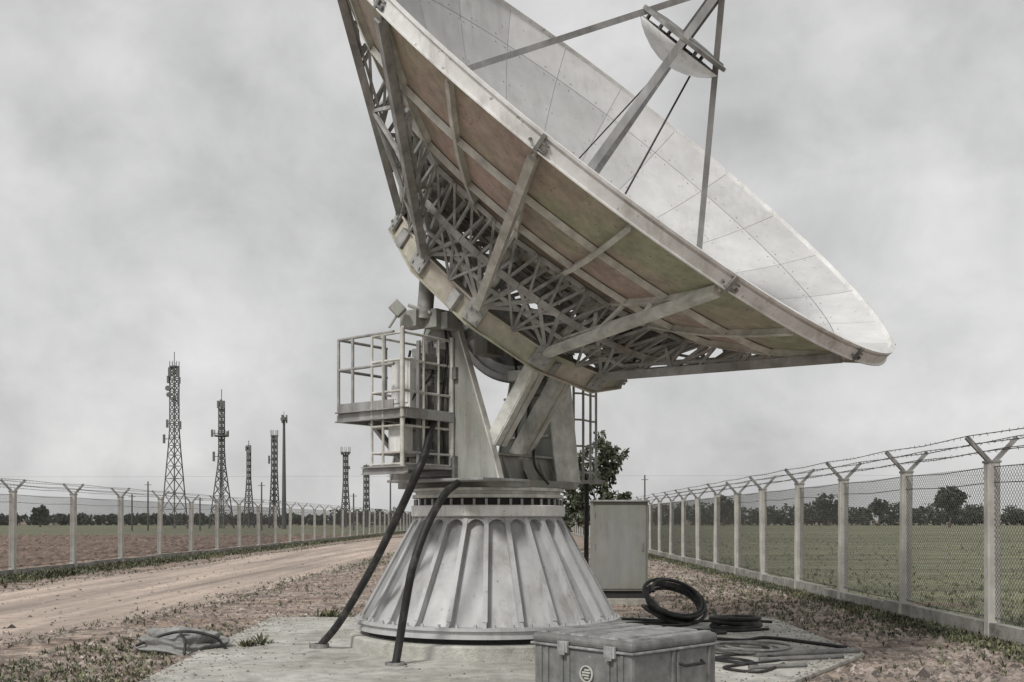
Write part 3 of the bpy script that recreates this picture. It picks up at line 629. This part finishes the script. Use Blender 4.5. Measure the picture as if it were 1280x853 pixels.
lead=bez([V((2.58,19.5,.16)),V((2.62,18.6,.06)),V((2.35,17.4,.05)),V((2.05,16.3,.25)),pts[0]],10)[:-1]
b=MB(); b.tube(lead+pts,.026,8); tag(b.build('cable_coil',M['black'],origin=V((2.43,15.6,GZ)),smooth=60),'upright springy black cable coil between the transport case and the tall cabinet','cable coil')
random.seed(22)
fc=at(919,790,14.9); coil('cable_coil',(fc.x,14.9,.08),.33,4,.03,(0,0,1),'black cable coil lying flat on the slab behind the grey transport case',jit=.06)
coil('cable_coil',(2.75,12.3,.08),.42,4,.016,(0,0,1),'loose tangle of thin grey cable on the slab right of the transport case',jit=.22,m=M['galv_dark'])
def ground_cable(pts,r,label,m=None,z=GZ):
    return cable('loose_cable',[V((x,y,z+r)) for x,y in pts],r,label,m=m)
ground_cable([(1.7,16.1),(2.6,15.7),(3.4,15.9),(3.9,15.6)],.02,'thin black cable lying along the back edge of the slab')
ground_cable([(2.4,13.6),(2.9,13.2),(3.3,13.5),(3.75,12.9),(4.0,12.45)],.022,'black cable snaking to the right-hand slab corner')
ground_cable([(1.9,11.2),(2.3,11.6),(2.6,11.2),(2.2,10.8),(2.5,10.5),(2.9,11.1)],.016,'thin dark cable looped on the slab beside the case')
ground_cable([(2.0,12.8),(2.35,12.1),(2.9,11.9),(2.6,12.7),(3.3,12.4)],.014,'thin pale grey cable wriggling across the slab',m=M['truss_light'])
ground_cable([(1.75,13.6),(2.2,13.9),(2.9,14.1),(2.5,14.5),(3.1,14.35),(3.6,14.6)],.02,'black cable winding past the flat coil on the slab')
ground_cable([(1.45,15.2),(2.0,14.9),(2.6,15.2),(2.2,15.5),(1.7,15.3),(2.4,15.0)],.022,'black cable bunched on the slab behind the transport case')
ground_cable([(2.1,11.9),(2.5,11.2),(3.0,11.5),(2.7,11.9),(2.2,11.5),(2.6,11.0)],.012,'thin black cable tangled in front of the loose grey coil')
for i,(p,q,lab) in enumerate((((2.75,11.75),(4.05,12.15),'dark steel rod at the slab corner, furthest back of the three rods'),((2.7,11.35),(3.7,11.62),'dark steel rod on the slab, middle one of the three rods'),((2.45,10.75),(3.1,10.95),'short dark steel rod nearest the camera on the slab'))):
    b=MB(); b.tube([V(p+(GZ+.024,)),V(q+(GZ+.024,))],.024 if i else .035,10); tag(b.build('steel_rod',M['galv_dark'],origin=V(p+(GZ,)),smooth=50),lab,'rod','steel rods lying on the slab')
# tarpaulin bundle
import mathutils
tb=V((at(229,815,12.6).x,12.7,0)); b=MB(); n1,n2=110,50
for j in range(n2+1):
    for i in range(n1):
        a=2*PI*i/n1; t=j/n2; rr=math.cos(t*PI/2)**.6; x=.56*rr*math.cos(a); y=.42*rr*math.sin(a); z=.27*math.sin(t*PI/2)
        nn=mathutils.noise.noise(V((x*3,y*3,z*4)))*.10+.055*math.sin(z*62+5*mathutils.noise.noise(V((x*2.5,y*2.5,3)))+x*2)-.10*abs(mathutils.noise.noise(V((x*6,y*6,z*10))))+.03*mathutils.noise.noise(V((x*22,y*22,z*22)))
        k=1+nn*1.6; b.v.append(tb+V((x*k,y*k,max(0,z*(1+nn*2.2)))))
for j in range(n2):
    for i in range(n1): i2=(i+1)%n1; b.f.append((j*n1+i,j*n1+i2,(j+1)*n1+i2,(j+1)*n1+i))
o=tag(b.build('tarpaulin_bundle',M['tarp'],origin=tb,smooth=70),'crumpled grey tarpaulin bundle tied with black cord on the bare soil left of the slab','tarpaulin')
b=MB(); b.tube(bez([tb+V((-.5,-.3,.10)),tb+V((-.2,-.33,.22)),tb+V((.1,-.30,.27)),tb+V((.42,-.26,.2)),tb+V((.56,-.22,.04))]),.018,8); b.tube(bez([tb+V((.02,-.31,.27)),tb+V((.12,-.42,.16)),tb+V((.14,-.5,.02))]),.016,8); b.build('cord',M['black'],o,smooth=60)

# ------------------------------------------------------------------ fences
def post_mesh():
    b=MB(); w=.082; b.prism([(-w,-w*.8,0),(-w*.8,-w,0),(w*.8,-w,0),(w,-w*.8,0),(w,w*.8,0),(w*.8,w,0),(-w*.8,w,0),(-w,w*.8,0)],(0,0,2.42)); return b
def chain_mesh(length,h,sp,r):
    b=MB()
    def wire(p,q):
        d=(q-p).normalized(); x=V((1,0,0)); y=d.cross(x); o=len(b.v)
        for c in (p,q):
            for a in range(3): b.v.append(c+(x*math.cos(a*2.094)+y*math.sin(a*2.094))*r)
        for a in range(3): b.f.append((o+a,o+(a+1)%3,o+3+(a+1)%3,o+3+a))
    n=int((length+h)/sp)
    for i in range(1,n):
        s=i*sp
        y0=max(0,s-h); z0=s-y0; y1=min(length,s); z1=s-y1
        wire(V((0,y0,z0)),V((0,y1,z1))); wire(V((.004,length-y0,z0)),V((.004,length-y1,z1)))
    return b
def fence(name,X,ys,label,arm_len):
    FT=thing(name,(X,ys[0],0),label,'fence')
    pm=post_mesh(); p0=pm.build('post',M['post'],FT,local=True); arms=[]
    for sgn in (-1,1):
        b=MB(); b.bar((sgn*.03,0,2.40),(sgn*arm_len,0,2.40+arm_len*1.0),.055,.055); arms.append(b.build('barb_arm',M['galv_dark'],p0,local=True))
    b=MB(); b.box((0,0,2.40),.185,.185,.03); arms.append(b.build('post_cap',M['galv_dark'],p0,local=True))
    for i,y in enumerate(ys):
        lean=(random.uniform(-.016,.016),random.uniform(-.018,.018),random.uniform(-.08,.08))
        if i==0: p0.location=(0,0,0); continue
        c=p0.copy(); COL.objects.link(c); c.parent=FT; c.location=(0,y-ys[0],random.uniform(-.07,.02)); c.rotation_euler=lean
        for a in arms:
            d=a.copy(); COL.objects.link(d); d.parent=c
    for i in range(len(ys)-1):
        Lb=ys[i+1]-ys[i]; near=ys[i]<60
        if i==0 or abs(Lb-lastL)>1e-3 or near!=lastn:
            cm=chain_mesh(Lb,2.05,.075 if near else .15,.0032 if near else .004); q=cm.build('wire_mesh',M['wire'],FT,local=True); lastL,lastn=Lb,near
        else: q=q.copy(); COL.objects.link(q); q.parent=FT
        q.location=(0,ys[i]-ys[0],.26)
    L_=ys[-1]-ys[0]
    b=MB(); 
    prev=None
    for y in [ys[0]-X*0+L_*i/40 for i in range(41)]:
        z=.22+random.uniform(-.02,.02)
        if prev: b.bar((X,prev[0],prev[1]/2),(X,y,prev[1]/2),.15,prev[1])
        prev=(y,z)
    b.build('base_kerb',M['kerb'],FT)
    for (dx,z) in [(s*arm_len*t,2.40+arm_len*t) for s,t in ((-1,.35),(-1,.66),(-1,.97),(1,.5),(1,.97))]+[(0,2.31),(0,2.1),(.0,.3)]:
        b=MB(); pts=[]
        for i in range(len(ys)-1):
            for t in (0,.5): pts.append(V((X+dx,ys[i]+(ys[i+1]-ys[i])*t,z-(.03 if t else 0))))
        pts.append(V((X+dx,ys[-1],z))); b.tube(pts,.006,5)
        if abs(dx)>0:
            y=ys[0]
            while y<min(ys[-1],ys[0]+32):
                a=random.uniform(0,PI); d=V((math.cos(a)*.026,.01,math.sin(a)*.026)); c=V((X+dx,y,z-.02)); b.bar(c-d,c+d,.005,.005); y+=.2
        b.build('barbed_wire' if dx else 'tension_wire',M['barb'],FT)
    return FT
YL=[25.1+4.05*i for i in range(32)]
YR=[10.75,13.9,17.0,20.2,23.3,26.5,29.6,32.7,35.8,38.9]+[42+3.1*i for i in range(36)]
fence('security_fence',-14.0,YL,'long chain-link fence on concrete posts with barbed wire arms along the dirt track',.33)
fence('security_fence',6.42,YR,'chain-link fence on concrete posts with barbed wire arms beside the green field',.33)
# ------------------------------------------------------------------ towers
def tower(px,Y,topy,basew,topw,label,waist=.35,spike=0,panels=(),dishes=(),platform=None):
    X=(px-CX)*Y/F; Ht=H+(HY-topy)*Y/F; pxm=Y/F; T=thing('lattice_tower',(X,Y,0),label,'tower','lattice towers on the horizon')
    c=V((X,Y,0)); rot=random.uniform(.2,.5)
    def hw(z):
        t=z/Ht
        return (basew+(topw-basew)*min(1,t/ (1-waist)) )*pxm/2 if waist<1 else basew*pxm/2
    def leg(k,z): a=rot+k*PI/2; r=hw(z)*1.3; return c+V((math.cos(a)*r,math.sin(a)*r,z))
    for k in range(4):
        b=MB(); n=8
        for i in range(n): b.bar(leg(k,Ht*i/n),leg(k,Ht*(i+1)/n),.17*Y/190,.17*Y/190)
        b.build('leg',M['tower'],T)
    b=MB(); z=0
    while z<Ht-.3:
        dz_=max(1.1*Y/190,hw(z)*1.9); z2=min(Ht,z+dz_)
        for k in range(4):
            b.bar(leg(k,z),leg((k+1)%4,z2),.085*Y/190); b.bar(leg((k+1)%4,z),leg(k,z2),.085*Y/190); b.bar(leg(k,z2),leg((k+1)%4,z2),.08*Y/190)
        z=z2
    b.tube([c,c+V((0,0,Ht))],.10*Y/190,5)
    b.build('lattice_bracing',M['tower'],T)
    if spike:
        b=MB(); b.tube([c+V((0,0,Ht)),c+V((0,0,Ht+spike*pxm))],.07*Y/190,5); b.build('lightning_rod',M['tower'],T)
    for (dx,yy,hp,wp) in panels:
        zc=H+(HY-yy)*Y/F; b=MB(); b.box(c+V((dx*pxm,-.4,zc)),wp*pxm,.35,hp*pxm); b.bar(c+V((0,-.1,zc)),c+V((dx*pxm,-.3,zc)),.12); b.build('panel_antenna',M['antenna_panel'],T)
    for (dx,yy,r) in dishes:
        zc=H+(HY-yy)*Y/F; b=MB(); b.lathe(c+V((dx*pxm,-.6,zc)),[(0,0),(r*pxm,0),(r*pxm*.9,.4),(0,.5)],16,V((1,0,0)),V((0,0,1)),V((0,1,0))); b.bar(c+V((0,-.1,zc)),c+V((dx*pxm,-.3,zc)),.12); b.build('drum_antenna',M['antenna_panel'],T)
    if platform:
        zc=H+(HY-platform[0])*Y/F; b=MB(); b.lathe(c+V((0,0,zc)),[(.1,0),(platform[1]*pxm,0),(platform[1]*pxm,.25),(.1,.25)],12); 
        for k in range(8): a=k*PI/4; d=V((math.cos(a),math.sin(a),0))*platform[1]*pxm; b.bar(c+d+V((0,0,zc)),c+d+V((0,0,zc+1.2*Y/190)),.07)
        b.build('work_platform',M['tower'],T)
    return T
tower(218,190,458,25,8.5,'tallest lattice tower, far left, crowded with antennas at its top',.4,18,
      panels=[(-5,466,12,3.5),(5,466,12,3.5),(0,464,12,3),(-7,475,9,2.5),(7,476,8,2.5),(5.5,498,14,2.5),(-8,530,10,2.5),(8,532,10,2.5),(-12,549,11,2.5)],dishes=[(-7,486,3.4),(-6,494,3.),(0,500,3)],platform=(460,6))
tower(277,190,502,24,5.5,'second tallest lattice tower with a thin spike and cross-arm antennas',.45,15,
      panels=[(-3.5,506,9,2.5),(3.5,506,9,2.5),(0,505,10,2.5),(-11,542,9,2.5),(8,543,7,2.5),(-9,571,12,2.5)],dishes=[(2,520,2.5)],platform=(546,9))
tower(311,210,557,11,3.5,'short slim lattice tower between the second tower and the thin pole mast',.4,6,panels=[(-2.5,561,6,2),(2.5,562,6,2),(0,570,5,3)])
tower(343,200,545,11,5.5,'lattice tower standing right beside the round-headed monopole',.4,0,panels=[(-2.5,548,6,2),(3,548,6,2),(-6,575,10,2)],platform=(546,4.5))
tower(432,220,567,10,4.5,'small lattice tower with a wide flat head, left of the caged platform',.4,3,panels=[(-4,567,4,2.5),(4,567,4,2.5),(5,585,4,2)],platform=(567,6))
tower(458,220,582,8,5,'smallest lattice tower just left of the dish pedestal',.5,2,panels=[(-3.5,590,7,2),(2.5,585,6,2)])
X=(355-CX)*180/F; Ht=H+(HY-524)*180/F; T=thing('monopole_mast',(X,180,0),'slender single-pole mast with a round antenna head','mast')
b=MB(); b.tube([(X,180,0),(X,180,Ht)],[.42,.2],10); b.build('pole',M['tower'],T,smooth=50)
b=MB(); b.lathe((X,180,Ht-.4),[(.1,0),(.6,.15),(.6,.6),(.1,.8)],12)
for k in range(3): a=k*2.09; b.box(V((X+math.cos(a)*.45,180+math.sin(a)*.45,Ht)),.25,.25,1.4)
b.tube([(X,180,Ht),(X,180,Ht+1.3)],.05,5); b.build('antenna_head',M['antenna_panel'],T)
for px,ty,Y,lab in ((185,602,150,'thin dark utility pole left of the tallest tower'),(250,622,150,'short dark utility pole between the two tallest towers'),(165,618,150,'short dark utility pole furthest left on the horizon'),(327,603,150,'thin dark utility pole just right of the short slim tower'),(442,617,150,'short dark pole at the foot of the flat-headed tower'),(488,590,120,'thin pole rising beside the lower cage platform'),(806,594,75,'thin upright pole behind the tall cabinet')):
    X=(px-CX)*Y/F; h=H+(HY-ty)*Y/F; b=MB(); b.tube([(X,Y,0),(X,Y,h)],[.13*Y/150,.1*Y/150],8); b.bar((X-.5*Y/150,Y,h*.93),(X+.5*Y/150,Y,h*.93),.08*Y/150)
    tag(b.build('utility_pole',M['tower'],origin=(X,Y,0),smooth=50),lab,'pole','utility poles around the site')
# ------------------------------------------------------------------ vegetation
def leaf(b,c,s,rnd=1):
    d=V((random.gauss(0,1),random.gauss(0,1),random.gauss(0,.7))).normalized(); x=d.orthogonal().normalized(); y=d.cross(x); a=random.uniform(0,6.28); x,y=x*math.cos(a)+y*math.sin(a),y*math.cos(a)-x*math.sin(a)
    o=len(b.v); b.v+=[c-x*s,c+y*s*.45,c+x*s,c-y*s*.45]; b.f.append((o,o+1,o+2,o+3))
def tree(name,c,h,blobs,nl,ls,label,cat='tree',group=None,trunk_r=.06,m='leaf'):
    c=V(c); T=thing(name,c,label,cat,group)
    b=MB(); top=c+V((0,0,h*.8)); b.tube([c,c+V((.03*h,0,h*.35)),top],[trunk_r,trunk_r*.7,trunk_r*.25],8)
    for (x,y,z,r) in blobs: b.tube([c+V((.03*h,0,h*.35)).lerp(V((0,0,0)),0),c+V((x*.5,y*.5,z*.75)),c+V((x,y,z))],[trunk_r*.5,trunk_r*.35,trunk_r*.12],6)
    b.build('trunk',M['bark'],T,smooth=60)
    b=MB(); tot=sum(r**2 for *_,r in blobs)
    for (x,y,z,r) in blobs:
        k=int(nl*r**2/tot); sub=[(V((random.gauss(0,1),random.gauss(0,1),random.gauss(0,1))).normalized()*r*random.uniform(.35,1)) for _ in range(max(4,k//25))]
        for i in range(k):
            s_=random.choice(sub); p=c+V((x,y,z))+s_+V((random.gauss(0,1),random.gauss(0,1),random.gauss(0,1)))*r*.17; leaf(b,p,ls*random.uniform(.6,1.3))
    b.build('crown',M[m],T); return T
tx=(748-CX)*40/F
tree('leafy_tree',(tx,40,0),5.1,[(0.1,0,4.3,.62),(-.5,.1,3.6,.6),(.45,-.1,3.7,.6),(-.2,0,2.9,.7),(.25,0,3.3,.6),(-.9,0,2.6,.55),(.3,0,2.4,.5),(.7,.1,4.1,.4),(-1.1,.0,1.7,.7),(-.6,0,1.9,.6)],3600,.11,'loose leafy tree showing between the far ladder and the tall cabinet',trunk_r=.08)
tree('small_bush',((776-CX)*70/F,70,0),3.6,[(0,0,2.9,.65),(.6,0,2.6,.5),(-.5,0,2.3,.6)],900,.16,'small round bush peeping over the top of the tall cabinet','bush')
tree('lone_tree',((1187-CX)*215/F,215,0),8.6,[(0,0,6.6,1.9),(-1.9,0,5.6,1.6),(1.8,0,5.9,1.7),(.2,0,5,2.2),(-.8,.4,7.2,1.2),(1,.2,7.2,1.1)],2600,.42,'lone round-crowned tree standing above the woodland behind the right fence',trunk_r=.3,m='leaf2')
for px,Y,h,lab in ((50,230,4.9,'small round dark tree in the woodland at far left'),(905,260,8.,'dark tree rising above the woodland behind the right-hand fence'),(1035,260,8.8,'broad dark tree in the woodland behind the middle right fence posts'),(1098,255,7.6,'squat dark tree in the woodland left of the lone tree')):
    tree('woodland_tree',((px-CX)*Y/F,Y,0),h,[(0,0,h*.72,h*.24),(-h*.2,0,h*.6,h*.22),(h*.22,0,h*.62,h*.22),(0,0,h*.5,h*.28)],1100,.5,lab,group='trees above the far woodland',trunk_r=.25,m='leaf2')
b=MB()
x=-330
while x<340:
    pxx=CX+F*x/300
    hb=2.9 if pxx<420 else (4.4 if pxx<800 else 5.4); hh=hb*random.uniform(.65,1.2); Y=300+random.uniform(-12,14); r=hh*.42
    for i in range(170):
        v=V((random.gauss(0,1),random.gauss(0,.8),random.gauss(0,1))).normalized(); p=V((x,Y,hh*.58))+V((v.x*r*1.25,v.y*r,v.z*hh*.46))*random.uniform(.55,1.05); p.z=max(.2,p.z); leaf(b,p,random.uniform(.3,.75))
    x+=random.uniform(.9,1.9)
# dark understorey mass so the far wood has no floor gap
for i in range(9000):
    p=V((random.uniform(-330,340),306+random.uniform(-4,8),random.uniform(.1,3.0))); leaf(b,p,random.uniform(.6,1.1))
tag(b.build('distant_woodland',M['leaf2']),'low dark band of woodland along the horizon beyond the fields','woodland',kind='stuff')
# weeds
b=MB()
def tuft(x,y,z,s,nb=7):
    for i in range(nb):
        a=random.uniform(0,6.28); l=s*random.uniform(.5,1.2); o=len(b.v); d=V((math.cos(a),math.sin(a),0)); q=V((-d.y,d.x,0))*s*.07; c=V((x,y,z))+d*s*.1
        tip=c+d*l*random.uniform(.3,.9)+V((0,0,l*random.uniform(.5,1))); mid=c.lerp(tip,.55)+V((0,0,l*.12))
        b.v+=[c-q*.5,c+q*.5,mid+q*1.5,mid-q*1.5,tip]; b.f+=[(o,o+1,o+2,o+3),(o+3,o+2,o+4)]
def onslab(x,y): return y<16.65 and x>-3.4-.45*(y-4)/12.6 and x<(4.2 if y>12.1 else 2.3+1.8*(y-9.4)/2.7)
for i in range(9000):
    y=20+130*random.random()**2.2; tuft(-14+random.gauss(.7,.45),y,0,random.uniform(.05,.2),6)
for i in range(6500):
    y=11+60*random.random()**1.4; tuft(6.34-abs(random.gauss(.0,.25)),y,0,random.uniform(.03,.11),6)
for i in range(1800):
    y=11+60*random.random()**1.4; tuft(6.42-abs(random.gauss(.2,.7)),y,0,random.uniform(.03,.1),6)
for i in range(3800):
    q=random.choice(pr_ if random.random()<.6 else pl); tuft(q[0]+random.gauss(.05,.25),q[1]+random.uniform(-.2,.2),0,random.uniform(.03,.10),5)
mathutils.noise.seed_set(3)
k=0
while k<15000:
    y=10+60*random.random()**1.6; x=random.uniform(-11.5*1,6.2)
    if onslab(x,y) or (-11.3<x<-5.6): continue
    if mathutils.noise.noise(V((x*.35,y*.22,1)))<.10 and random.random()<.9: k+=.3; continue
    tuft(x,y,0,random.uniform(.025,.085),6); k+=1
for (x,y) in ((-3.2,12.9),(-3.15,13.05),(-3.25,12.8),(-2.9,16.65),(-3.0,16.7),(-2.8,16.7)): 
    for j in range(5): tuft(x+random.gauss(0,.06),y+random.gauss(0,.05),0,random.uniform(.1,.2),9)
tag(b.build('weeds',M['weed']),'straggly weeds along the fence feet and over the bare soil','weeds',kind='stuff')
b=MB()
for i in range(16000):
    y=12+110*random.random()**1.6; x=6.8+random.random()**1.5*(10+y*.75)
    if mathutils.noise.noise(V((x*.12,y*.09,4)))<-.05 and random.random()<.75: continue
    tuft(x,y,0,random.uniform(.04,.13)*(1 if random.random()<.97 else 1.8),5)
tag(b.build('field_grass',M['fgrass']),'uneven grass clumps over the field beyond the right fence',kind='stuff')
b=MB()
for i in range(7000):
    y=26+85*random.random()**1.3; x=-14.6-random.random()**1.4*(8+y*.55); r_=random.uniform(.05,.17); o=len(b.v)
    for px_,py_,pz_ in ((1,0,0),(0,1,0),(-1,0,0),(0,-1,0),(.2,.1,1)): 
        k_=r_*random.uniform(.7,1.3); b.v.append(V((x+px_*k_*1.5,y+py_*k_,pz_*k_*.7)))
    b.f+=[(o,o+1,o+4),(o+1,o+2,o+4),(o+2,o+3,o+4),(o+3,o,o+4)]
tag(b.build('soil_clods',M['clod']),'brown soil clods turned up in the field beyond the left fence',kind='stuff')
# loose stones
b=MB()
def stone(x,y,z,r):
    o=len(b.v); sq=random.uniform(.5,.9)
    pts=[(1,0,0),(0,1,0),(-1,0,0),(0,-1,0),(0,0,1),(.6,.6,.55),(-.6,-.5,.5)]
    a=random.uniform(0,6.28); ca_,sa_=math.cos(a),math.sin(a)
    for (px_,py_,pz_) in pts[:5]:
        k=r*random.uniform(.7,1.3); b.v.append(V((x+(px_*ca_-py_*sa_)*k,y+(px_*sa_+py_*ca_)*k,z+pz_*k*sq)))
    b.f+=[(o,o+1,o+4),(o+1,o+2,o+4),(o+2,o+3,o+4),(o+3,o,o+4)]
k=0
while k<34000:
    y=9.5+45*random.random()**2.2; x=random.uniform(-11,6.3)
    if onslab(x,y) : continue
    if -11.3<x<-5.6 and random.random()<.85: continue
    stone(x,y,0,min(.11,random.lognormvariate(-4.0,.55))); k+=1
for i in range(9000):
    e_=pr_ if random.random()<.7 else pl; q=e_[int(len(e_)*random.random()**2.2)]; stone(q[0]+random.gauss(.03,.2),q[1]+random.uniform(-.2,.2),0,min(.09,random.lognormvariate(-3.8,.5)))
k=0
while k<2600:
    x=random.uniform(-3.9,4.2); y=random.uniform(8.5,16.6)
    if not onslab(x,y): continue
    ed=min(abs(x-(-3.4-.45*(y-4)/12.6)),abs(x-(4.15 if y>12.1 else 2.3+1.8*(y-9.4)/2.7)),abs(16.6-y))
    if random.random()>math.exp(-ed*3.5)+.05: continue
    k+=1; stone(x,y,GZ,random.uniform(.006,.022))
for i in range(260): stone(random.gauss(0,1)*.7+4.9,11.3+random.gauss(0,.6),0,random.uniform(.012,.035))
tag(b.build('gravel',M['stone']),'scattered brown gravel and small stones on the bare soil','gravel',kind='stuff')
# overhead lines
b=MB()
P0,P1=V((-420,330,14.8)),V((420,330,16.2))
for dz__ in (0,):
    b.tube([P0.lerp(P1,t/20)+V((0,0,dz__)) for t in range(21)],.028,4)
tag(b.build('overhead_line',M['tower'],origin=P0),'thin overhead power line crossing low in the sky','power line')
